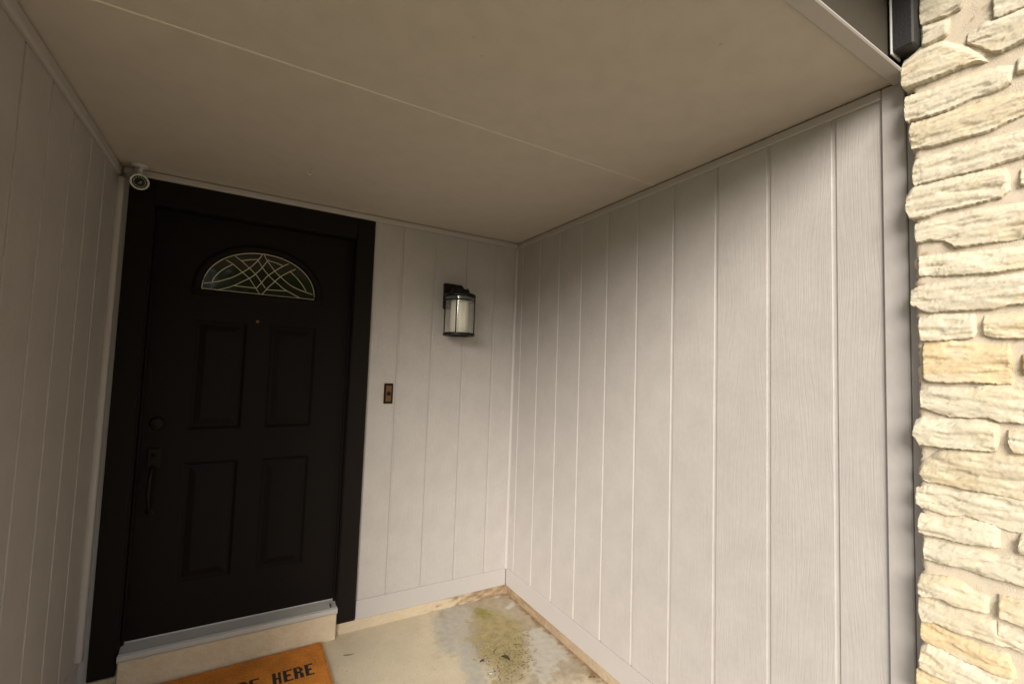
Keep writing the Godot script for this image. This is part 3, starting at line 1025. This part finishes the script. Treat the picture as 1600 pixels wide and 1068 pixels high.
	var curves := {"a1": [Vector2(-1.757, 1.771), Vector2(-1.723, 1.779), Vector2(-1.679, 1.796), Vector2(-1.628, 1.823), Vector2(-1.569, 1.872), Vector2(-1.532, 1.919), Vector2(-1.514, 1.954)],
		"a2": [Vector2(-1.704, 1.742), Vector2(-1.666, 1.757), Vector2(-1.625, 1.778), Vector2(-1.570, 1.817), Vector2(-1.540, 1.844), Vector2(-1.510, 1.885), Vector2(-1.488, 1.923), Vector2(-1.482, 1.931)],
		"b1": [Vector2(-1.671, 1.899), Vector2(-1.639, 1.882), Vector2(-1.595, 1.845), Vector2(-1.566, 1.820), Vector2(-1.536, 1.777), Vector2(-1.514, 1.743)],
		"b2": [Vector2(-1.633, 1.925), Vector2(-1.602, 1.903), Vector2(-1.569, 1.874), Vector2(-1.536, 1.842), Vector2(-1.510, 1.806), Vector2(-1.490, 1.778)],
		"c1": [Vector2(-1.506, 1.953), Vector2(-1.488, 1.921), Vector2(-1.452, 1.874), Vector2(-1.422, 1.846), Vector2(-1.378, 1.811), Vector2(-1.329, 1.788), Vector2(-1.262, 1.770)],
		"c2": [Vector2(-1.530, 1.917), Vector2(-1.510, 1.885), Vector2(-1.475, 1.843), Vector2(-1.432, 1.807), Vector2(-1.393, 1.778), Vector2(-1.318, 1.742)],
		"d1": [Vector2(-1.388, 1.922), Vector2(-1.425, 1.897), Vector2(-1.480, 1.847), Vector2(-1.506, 1.809), Vector2(-1.530, 1.774)],
		"d2": [Vector2(-1.353, 1.898), Vector2(-1.381, 1.880), Vector2(-1.422, 1.848), Vector2(-1.453, 1.813), Vector2(-1.480, 1.780), Vector2(-1.502, 1.745)],
		"i1": [Vector2(-1.723, 1.783), Vector2(-1.714, 1.809), Vector2(-1.683, 1.849), Vector2(-1.643, 1.881)],
		"i2": [Vector2(-1.602, 1.906), Vector2(-1.572, 1.916), Vector2(-1.533, 1.924)],
		"i3": [Vector2(-1.482, 1.924), Vector2(-1.451, 1.919), Vector2(-1.417, 1.908)],
		"i4": [Vector2(-1.377, 1.880), Vector2(-1.346, 1.853), Vector2(-1.313, 1.814), Vector2(-1.296, 1.785)],
		"l1": [Vector2(-1.629, 1.774), Vector2(-1.536, 1.773)],
		"l2": [Vector2(-1.483, 1.771), Vector2(-1.390, 1.775)]}
	var opening := PackedVector2Array(arc_pts(0.257, 0.213, 40))
	# the ribbons that cut the glass into panes
	var cuts := []
	for pr in [["a1", "a2"], ["b1", "b2"], ["c1", "c2"], ["d1", "d2"]]:
		var cp := PackedVector2Array()
		for q in curves[pr[0]]:
			cp.append(q)
		var back: Array = curves[pr[1]].duplicate()
		back.reverse()
		for q in back:
			cp.append(q)
		cuts.append(cp)
	var ring := PackedVector2Array()
	for nm in ["i1", "i2", "i3", "i4"]:
		for q in curves[nm]:
			ring.append(q)
	ring.append(Vector2(-1.296, 1.774))
	ring.append(Vector2(-1.723, 1.774))
	cuts.append(ring)
	var panes := [opening]
	for cp in cuts:
		var nx := []
		for pc in panes:
			for r in Geometry2D.intersect_polygons(pc, cp):
				nx.append(r)
			for r in Geometry2D.clip_polygons(pc, cp):
				nx.append(r)
		panes = nx
	for pc in panes:
		if Geometry2D.is_polygon_clockwise(pc):
			continue
		var ar := 0.0
		for i in pc.size():
			ar += pc[i].cross(pc[(i + 1) % pc.size()]) * 0.5
		if absf(ar) < 0.00004:
			continue
		st = stt()
		st.set_smooth_group(-1)
		poly_face(st, pc, DZ - 0.006)
		st.generate_normals()
		var po := obj("pane", st, M.fan_glass, fr)
		# each bevelled piece sits at its own slight angle in the lead
		var cen := Vector2.ZERO
		for q in pc:
			cen += q
		cen /= pc.size()
		var ax := Vector3(rng.randf_range(-1, 1), rng.randf_range(-1, 1), 0).normalized()
		var bs := Basis(ax, rng.randf_range(0.0, 0.012))
		var c3 := Vector3(cen.x, cen.y, DZ - 0.006)
		po.transform = Transform3D(bs, c3 - bs * c3)
	for key in curves:
		st = stt()
		strip_came(st, curves[key], 0.0020)
		st.generate_normals()
		obj("came", st, M.came, fr)
	st = stt()
	var o2 := arc_pts(0.2565, 0.2125, 40)
	var o3 := []
	for q in o2:
		o3.append(Vector3(q.x, q.y, DZ - 0.0032))
	o3.append(Vector3(o2[0].x, o2[0].y + 0.001, DZ - 0.0032))
	tube(st, o3, 0.0021, 0.0021, 6)
	st.generate_normals()
	obj("came", st, M.came, fr)
	# peephole
	st = stt()
	lathe(st, Vector3(-1.515, 1.600, DZ), Vector3(0, 0, 1), [Vector2(0.008, 0), Vector2(0.008, 0.003), Vector2(0.0055, 0.0045), Vector2(0.0045, 0.002), Vector2(0, 0.0015)], 16)
	st.generate_normals()
	obj("peephole", st, M.old_brass, d)
	# deadbolt, handle set
	st = stt()
	lathe(st, Vector3(-1.895, 1.090, DZ), Vector3(0, 0, 1), [Vector2(0.030, 0), Vector2(0.030, 0.006), Vector2(0.024, 0.014), Vector2(0.013, 0.016), Vector2(0.012, 0.012), Vector2(0, 0.012)], 24)
	st.generate_normals()
	obj("deadbolt", st, M.dark_brass, d)
	st = stt()
	bx(st, Vector3(-1.922, 0.885, DZ), Vector3(-1.872, 0.975, DZ + 0.010), 0.006)
	st.generate_normals()
	var hs := obj("handle_set", st, M.dark_brass, d)
	st = stt()
	var hp := []
	for i in 15:
		var t := i / 14.0
		hp.append(Vector3(-1.897 - 0.004 * sin(PI * t), lerpf(0.895, 0.685, t), DZ + 0.008 + 0.048 * pow(sin(PI * clampf(t * 0.95 + 0.02, 0, 1)), 0.6)))
	tube(st, hp, 0.010, 0.007, 10)
	st.generate_normals()
	obj("grip", st, M.dark_brass, hs)
	st = stt()
	lathe(st, Vector3(-1.897, 0.682, DZ), Vector3(0, 0, 1), [Vector2(0.016, 0), Vector2(0.015, 0.006), Vector2(0.008, 0.010), Vector2(0, 0.010)], 16)
	st.generate_normals()
	obj("rosette", st, M.dark_brass, hs)
	st = stt()
	tube(st, [Vector3(-1.897, 0.940, DZ + 0.008), Vector3(-1.897, 0.946, DZ + 0.030), Vector3(-1.897, 0.938, DZ + 0.052)], 0.006, 0.010, 8)
	st.generate_normals()
	obj("thumb_latch", st, M.dark_brass, hs)
	# hall behind the door so the glass looks into a real room
	st = stt()
	bx(st, Vector3(-2.6, -0.05, -2.5), Vector3(-0.3, 0.05, -0.142), 0.0)
	bx(st, Vector3(-2.6, 2.40, -2.5), Vector3(-0.3, 2.5, -0.142), 0.0)
	bx(st, Vector3(-2.7, -0.05, -2.5), Vector3(-2.6, 2.5, -0.142), 0.0)
	bx(st, Vector3(-0.3, -0.05, -2.5), Vector3(-0.2, 2.5, -0.142), 0.0)
	bx(st, Vector3(-2.7, -0.05, -2.6), Vector3(-0.2, 2.5, -2.5), 0.0)
	st.generate_normals()
	struct("hallway", st, M.dark_room)

func threshold() -> void:
	var s := thing("concrete_step", "low tan concrete step under the metal door sill", "step")
	box("block", Vector3(-1.956, FY - 0.02, -0.14), Vector3(-1.0565, 0.072, 0.034), M.step, s, 0.004)
	var t := thing("door_sill", "worn grey metal sill below the black door", "door sill")
	var st := stt()
	st.set_smooth_group(-1)
	var xa := -1.9585
	var xb := -1.0545
	var pr := [Vector2(-0.10, 0.116), Vector2(-0.052, 0.116), Vector2(-0.050, 0.112), Vector2(0.018, 0.099), Vector2(0.020, 0.102), Vector2(0.025, 0.102), Vector2(0.027, 0.097), Vector2(0.031, 0.097), Vector2(0.033, 0.101), Vector2(0.037, 0.101), Vector2(0.040, 0.098), Vector2(0.040, 0.082), Vector2(0.036, 0.0725), Vector2(-0.10, 0.0725)]
	for i in pr.size() - 1:
		var a: Vector2 = pr[i]
		var b: Vector2 = pr[i + 1]
		var dd := b - a
		quad(st, Vector3(xa, a.y, a.x), Vector3(xb, a.y, a.x), Vector3(xb, b.y, b.x), Vector3(xa, b.y, b.x), Vector3(0, dd.x, -dd.y))
	for e in [xa, xb]:
		var poly := PackedVector2Array(pr)
		var idx := Geometry2D.triangulate_polygon(poly)
		for k in range(0, idx.size(), 3):
			var v := []
			for m in 3:
				v.append(Vector3(e, poly[idx[k + m]].y, poly[idx[k + m]].x))
			tri(st, v[0], v[1], v[2], Vector3(-1 if e == xa else 1, 0, 0))
	st.generate_normals()
	obj("sill_plate", st, M.alu, t)
	box("rubber_tab", Vector3(-1.089, 0.097, -0.012), Vector3(-1.085, 0.113, 0.012), M.lens, t, 0.001)

# ---------------------------------------------------------------- wall lantern
func lantern() -> void:
	var c := Vector3(-0.462, 0, 0.125)
	var l := thing("wall_lantern", "dark bronze wall lantern with clear glass cylinder, unlit", "lantern", Vector3.ZERO)
	box("back_plate", Vector3(-0.524, 1.758, 0.0005), Vector3(-0.404, 1.918, 0.021), M.bronze, l, 0.004)
	var st := stt()
	tube(st, [Vector3(-0.463, 1.878, 0.020), Vector3(-0.463, 1.886, 0.060), Vector3(-0.462, 1.884, 0.100), Vector3(-0.462, 1.868, 0.125), Vector3(-0.462, 1.850, 0.125)], 0.012, 0.012, 12)
	st.generate_normals()
	obj("arm", st, M.bronze, l)
	st = stt()
	var b := Vector3(c.x, 0, c.z)
	lathe(st, b, Vector3.UP, [Vector2(0, 1.818), Vector2(0.088, 1.818), Vector2(0.0935, 1.820), Vector2(0.0945, 1.833), Vector2(0.091, 1.838), Vector2(0.062, 1.848), Vector2(0.058, 1.850), Vector2(0.056, 1.862), Vector2(0.052, 1.866), Vector2(0.022, 1.872), Vector2(0.018, 1.884), Vector2(0.012, 1.890), Vector2(0, 1.892)], 40)
	st.generate_normals()
	var cap := obj("cap", st, M.bronze, l)
	st = stt()
	tube(st, [Vector3(-0.425, 1.868, 0.14), Vector3(-0.418, 1.876, 0.142)], 0.005, 0.004, 8)
	st.generate_normals()
	obj("thumb_screw", st, M.bronze, cap)
	st = stt()
	lathe(st, b, Vector3.UP, [Vector2(0.070, 1.588), Vector2(0.092, 1.588), Vector2(0.0955, 1.591), Vector2(0.0955, 1.601), Vector2(0.092, 1.605), Vector2(0.070, 1.605), Vector2(0.070, 1.588)], 40)
	st.generate_normals()
	obj("base_ring", st, M.bronze, l)
	st = stt()
	lathe(st, b, Vector3.UP, [Vector2(0.0885, 1.795), Vector2(0.0925, 1.795), Vector2(0.0925, 1.801), Vector2(0.0885, 1.801), Vector2(0.0885, 1.795)], 40)
	st.generate_normals()
	obj("band", st, M.bronze, l)
	for k in 4:
		var a := TAU * k / 4.0 + 0.62
		var e := Vector3(cos(a), 0, sin(a)) * 0.0905 + b
		st = stt()
		tube(st, [e + Vector3(0, 1.600, 0), e + Vector3(0, 1.822, 0)], 0.0036, 0.0036, 8)
		st.generate_normals()
		obj("bar", st, M.bronze, l)
	st = stt()
	lathe(st, b, Vector3.UP, [Vector2(0.084, 1.596), Vector2(0.084, 1.818)], 48, true)
	st.generate_normals()
	obj("glass_cylinder", st, M.clear_glass, l)
	st = stt()
	lathe(st, b, Vector3.UP, [Vector2(0.0, 1.610), Vector2(0.054, 1.610), Vector2(0.054, 1.796), Vector2(0.050, 1.800), Vector2(0, 1.800)], 40, true)
	st.generate_normals()
	obj("frosted_tube", st, M.frost, l)
	st = stt()
	lathe(st, b, Vector3.UP, [Vector2(0.012, 1.798), Vector2(0.012, 1.820)], 16)
	st.generate_normals()
	obj("stem", st, M.bronze, l)

# ---------------------------------------------------------------- small things
func small_things() -> void:
	# doorbell
	var d := thing("doorbell", "small weathered brass doorbell plate right of the door", "doorbell")
	box("plate", Vector3(-0.8595, 1.178, 0.0005), Vector3(-0.8085, 1.294, 0.010), M.dark_brass, d, 0.003)
	box("inset", Vector3(-0.850, 1.190, 0.0095), Vector3(-0.818, 1.282, 0.0125), M.old_brass, d, 0.003)
	var st := stt()
	lathe(st, Vector3(-0.834, 1.236, 0.012), Vector3(0, 0, 1), [Vector2(0.0125, 0), Vector2(0.0115, 0.004), Vector2(0.009, 0.0045), Vector2(0.0075, 0.002), Vector2(0, 0.003)], 20)
	st.generate_normals()
	obj("button", st, M.bronze, d)
	for y in [1.270, 1.201]:
		st = stt()
		lathe(st, Vector3(-0.834, y, 0.012), Vector3(0, 0, 1), [Vector2(0.005, 0), Vector2(0.0035, 0.0022), Vector2(0, 0.0026)], 12)
		st.generate_normals()
		obj("screw", st, M.old_brass, d)

	# security camera
	var s := thing("security_camera", "white bullet security camera on the ceiling above the door", "camera", Vector3.ZERO)
	var cb := Vector3(-2.018, H, 0.075)
	st = stt()
	lathe(st, cb, Vector3.DOWN, [Vector2(0.031, 0.0), Vector2(0.031, 0.006), Vector2(0.026, 0.010), Vector2(0.014, 0.013), Vector2(0.012, 0.030), Vector2(0, 0.034)], 32)
	st.generate_normals()
	var mount := obj("ceiling_mount", st, M.white_plastic, s)
	st = stt()
	lathe(st, cb + Vector3(0.0, -0.020, 0.0115), Vector3(0, -0.15, 1), [Vector2(0.0065, 0), Vector2(0.0065, 0.004), Vector2(0.003, 0.005), Vector2(0.003, 0.002), Vector2(0, 0.002)], 14)
	st.generate_normals()
	obj("screw", st, M.screw, mount)
	var face := Vector3(-2.005, 2.163, 0.118)
	var ax := Vector3(0.22, -0.30, 1.0).normalized()
	st = stt()
	tube(st, [cb + Vector3(0, -0.028, 0), cb + Vector3(0, -0.045, -0.012), face - ax * 0.06], 0.011, 0.012, 12)
	st.generate_normals()
	obj("bracket", st, M.white_plastic, s)
	st = stt()
	lathe(st, face - ax * 0.085, ax, [Vector2(0, 0), Vector2(0.022, 0.002), Vector2(0.027, 0.010), Vector2(0.028, 0.060), Vector2(0.033, 0.066), Vector2(0.0345, 0.070), Vector2(0.0345, 0.084), Vector2(0.0325, 0.086), Vector2(0.0275, 0.085), Vector2(0.0265, 0.080)], 40)
	st.generate_normals()
	var body := obj("housing", st, M.white_plastic, s)
	st = stt()
	lathe(st, face - ax * 0.085, ax, [Vector2(0.0267, 0.0795), Vector2(0.0145, 0.0795), Vector2(0.0135, 0.0815), Vector2(0.011, 0.0815), Vector2(0.009, 0.078), Vector2(0, 0.080)], 32)
	st.generate_normals()
	obj("lens_face", st, M.lens, s)
	var u := ax.cross(Vector3.UP).normalized()
	var v := u.cross(ax).normalized()
	for k in 14:
		var a := TAU * k / 14.0
		st = stt()
		lathe(st, face - ax * 0.0055 + (u * cos(a) + v * sin(a)) * 0.0205, ax, [Vector2(0.0029, 0), Vector2(0.0029, 0.0012), Vector2(0.0016, 0.0026), Vector2(0, 0.003)], 8)
		st.generate_normals()
		obj("infrared_light", st, M.led, body)

	# cup hook in the ceiling
	st = stt()
	var hb := Vector3(-1.354, H, 0.505)
	var pts := [hb + Vector3(0, 0.002, 0), hb + Vector3(0, -0.020, 0)]
	for i in 9:
		var a := PI * i / 8.0 * 1.15
		pts.append(hb + Vector3(-0.010 + 0.010 * cos(a), -0.022 - 0.012 * sin(a), 0.004 * i / 8.0))
	tube(st, pts, 0.0016, 0.0013, 8)
	st.generate_normals()
	tag(obj("ceiling_hook", st, M.white_plastic), "small painted cup hook screwed into the ceiling", "hook")

	# things lying on the floor
	st = stt()
	st.set_smooth_group(-1)
	for k in 6:
		var a0 := TAU * k / 6.0
		var a1 := TAU * (k + 1) / 6.0
		var r0 := 0.008 + 0.003 * sin(k * 2.3)
		var r1 := 0.008 + 0.003 * sin((k + 1) % 6 * 2.3)
		var A := Vector3(-0.452 + cos(a0) * r0, FY + 0.001, 0.655 + sin(a0) * r0 * 0.8)
		var B := Vector3(-0.452 + cos(a1) * r1, FY + 0.001, 0.655 + sin(a1) * r1 * 0.8)
		var T := Vector3(-0.452, FY + 0.0045, 0.655)
		tri(st, A, B, T, Vector3.UP)
	st.generate_normals()
	tag(obj("plastic_scrap", st, mat(lin(0.30, 0.42, 0.55), 0.4)), "tiny blue scrap of plastic lying on the mossy concrete", "scrap")
	leaf_litter(Vector3(-0.040, FY + 0.002, 0.905), 0.034, 0.3, "curled rust brown leaf on the floor by the siding", lin(0.23, 0.10, 0.03))
	leaf_litter(Vector3(-0.335, FY + 0.002, 0.590), 0.050, 1.1, "dark rotten leaf fragment in the middle of the moss patch", lin(0.05, 0.028, 0.012))
	leaf_litter(Vector3(-0.452, FY + 0.002, 0.560), 0.022, 0.2, "small dark leaf fragment at the left rim of the moss", lin(0.055, 0.03, 0.012))
	for q in [[-0.352, 0.515, 0.05, 2.3, "short dark twig above the rotten leaf in the moss"], [-0.225, 0.512, 0.03, 0.4, "thin bent twig beside the white peeling patch"], [-1.02, 0.20, 0.05, 0.15, "thin curved twig on the bare floor near the mat"]]:
		st = stt()
		var o := Vector3(q[0], FY + 0.0025, q[1])
		var dr := Vector3(cos(q[3]), 0, sin(q[3])) * float(q[2]) * 0.5
		var sd := Vector3(-dr.z, 0, dr.x) * 0.3
		tube(st, [o - dr, o + sd, o + dr * 0.6 + sd * 0.8, o + dr], 0.0018, 0.0009, 6)
		st.generate_normals()
		tag(obj("twig", st, M.bark), q[4], "twig", "twigs on the porch floor")

func leaf_litter(at: Vector3, size: float, turn: float, label: String, col: Color) -> void:
	var st := stt()
	st.set_smooth_group(1)
	var d := Vector3(cos(turn), 0, sin(turn))
	var s := Vector3(-d.z, 0, d.x)
	var n := 8
	var rows := []
	for i in n + 1:
		var t := i / float(n)
		var w := size * 0.28 * sin(PI * (t * 0.94 + 0.03)) * (1.0 + 0.25 * sin(t * 21.0 + turn))
		var c := at + d * (t - 0.5) * size + Vector3(0, 0.004 * sin(PI * t), 0)
		rows.append([c - s * w + Vector3(0, 0.005, 0), c, c + s * w * 0.9 + Vector3(0, 0.0065, 0)])
	for i in n:
		for k in 2:
			quad(st, rows[i][k], rows[i][k + 1], rows[i + 1][k + 1], rows[i + 1][k], Vector3.UP)
	st.generate_normals()
	tag(obj("dead_leaf", st, mat(col, 0.8)), label, "leaf", "dead leaves on the porch floor")

# ---------------------------------------------------------------- doormat
const GLYPH := {
	"A": ["01110", "11011", "11011", "11111", "11011", "11011", "11011"],
	"R": ["11110", "11011", "11011", "11110", "11011", "11011", "11011"],
	"E": ["11111", "11000", "11000", "11110", "11000", "11000", "11111"],
	"H": ["11011", "11011", "11011", "11111", "11011", "11011", "11011"],
}

func inked(x: float, z: float) -> bool:
	# x, z measured on the mat from its back right corner: x to the left is negative
	var word := "ARE HERE"
	var px := 0.0452
	var lh := 0.086
	var tx := x + 0.054 + px * word.length()
	var tz := z - 0.160
	if tx < 0.0 or tz < 0.0 or tz >= lh:
		return false
	var i := int(tx / px)
	if i >= word.length():
		return false
	var ch := word[i]
	if ch == " ":
		return false
	var gx := int(fmod(tx, px) / px * 6.0)
	var gy := int(tz / lh * 7.0)
	if gx > 4:
		return false
	return GLYPH[ch][gy][gx] == "1"

func mat_thing() -> void:
	var t := thing("doormat", "orange brown coir doormat with black letters in front of the sill", "doormat", Vector3(-1.131, FY, 0.046))
	t.rotation.y = 0.012
	var W := 0.762
	var Dp := 0.458
	box("backing", Vector3(-W, 0.0005, 0.0), Vector3(0, 0.004, Dp), M.lens, t, 0.001)
	# dense pile: a bumpy sheet with short loose fibres standing out of it
	var st := stt()
	st.set_smooth_group(1)
	var nx := 190
	var nzz := 114
	var P := []
	var C := []
	for i in nx + 1:
		var row := []
		var cr := []
		for j in nzz + 1:
			var x := -W + W * i / nx
			var z := Dp * j / nzz
			var y := 0.011 + rng.randf_range(-0.0012, 0.0012) + nz.get_noise_2d(x * 20.0, z * 20.0) * 0.001
			if i == 0 or j == 0 or i == nx or j == nzz:
				y = 0.003
				x += rng.randf_range(-0.002, 0.002)
				z += rng.randf_range(-0.002, 0.002)
			row.append(Vector3(x, y, z))
			var v := 1.0 + 0.25 * nz.get_noise_2d(x * 8.0, z * 8.0) + rng.randf_range(-0.2, 0.2)
			var c := Color(0.50, 0.178, 0.02) * v
			if inked(x, z):
				c = Color(0.016, 0.012, 0.010)
			cr.append(c)
		P.append(row)
		C.append(cr)
	for i in nx:
		for j in nzz:
			for k in [[0, 0], [1, 0], [1, 1], [0, 0], [1, 1], [0, 1]]:
				st.set_color(C[i + k[0]][j + k[1]])
				st.add_vertex(P[i + k[0]][j + k[1]])
	st.index()
	st.generate_normals()
	obj("coir_pile", st, M.coir, t)
	var blade := stt()
	blade.set_smooth_group(-1)
	tri(blade, Vector3(-0.0005, 0, 0), Vector3(0.0005, 0, 0), Vector3(0.001, 0.006, 0.001), Vector3(0, 0, 1))
	tri(blade, Vector3(0, 0, -0.0005), Vector3(0, 0, 0.0005), Vector3(0.001, 0.006, 0.001), Vector3(1, 0, 0))
	blade.generate_normals()
	var mm := MultiMesh.new()
	mm.transform_format = MultiMesh.TRANSFORM_3D
	mm.use_colors = true
	mm.mesh = blade.commit()
	var N := 30000
	mm.instance_count = N
	for i in N:
		var x := -rng.randf() * W
		var z := rng.randf() * Dp
		if i % 14 == 0:
			x = -rng.randf_range(-0.003, 0.003) if i % 28 == 0 else x
			z = rng.randf_range(-0.003, 0.004) if i % 28 != 0 else z
		var bs := Basis(Vector3.UP, rng.randf() * TAU) * Basis(Vector3.RIGHT, rng.randf_range(-0.7, 0.7))
		bs = bs.scaled(Vector3.ONE * rng.randf_range(0.6, 1.15))
		mm.set_instance_transform(i, Transform3D(bs, Vector3(x, 0.0085, z)))
		var c := Color(0.55, 0.20, 0.024) * rng.randf_range(0.6, 1.35)
		if inked(x, z):
			c = Color(0.016, 0.012, 0.010) * rng.randf_range(0.6, 1.6)
		elif rng.randf() < 0.02:
			c = Color(0.55, 0.36, 0.14)
		mm.set_instance_color(i, c)
	var mi := MultiMeshInstance3D.new()
	mi.name = "loose_fibres"
	mi.multimesh = mm
	mi.material_override = M.coir
	mi.set_meta("kind", "stuff")
	t.add_child(mi, true)

func garden() -> void:
	tree(Vector3(-1.5, -0.3, 16.0), 6.0, 3.6, 2, "broad shade tree straight across the lawn from the door")
	tree(Vector3(4.6, -0.3, 13.0), 8.0, 4.0, 3, "tall shade tree right of the front path on the lawn")
	tree(Vector3(1.2, -0.3, 4.6), 4.4, 1.5, 4, "low shade tree close beyond the end of the stone wall")
	tree(Vector3(1.6, -0.3, 6.9), 5.4, 2.1, 5, "middle shade tree in the row right of the path")
	tree(Vector3(2.4, -0.3, 10.0), 6.8, 2.8, 6, "outer shade tree in the row right of the path")
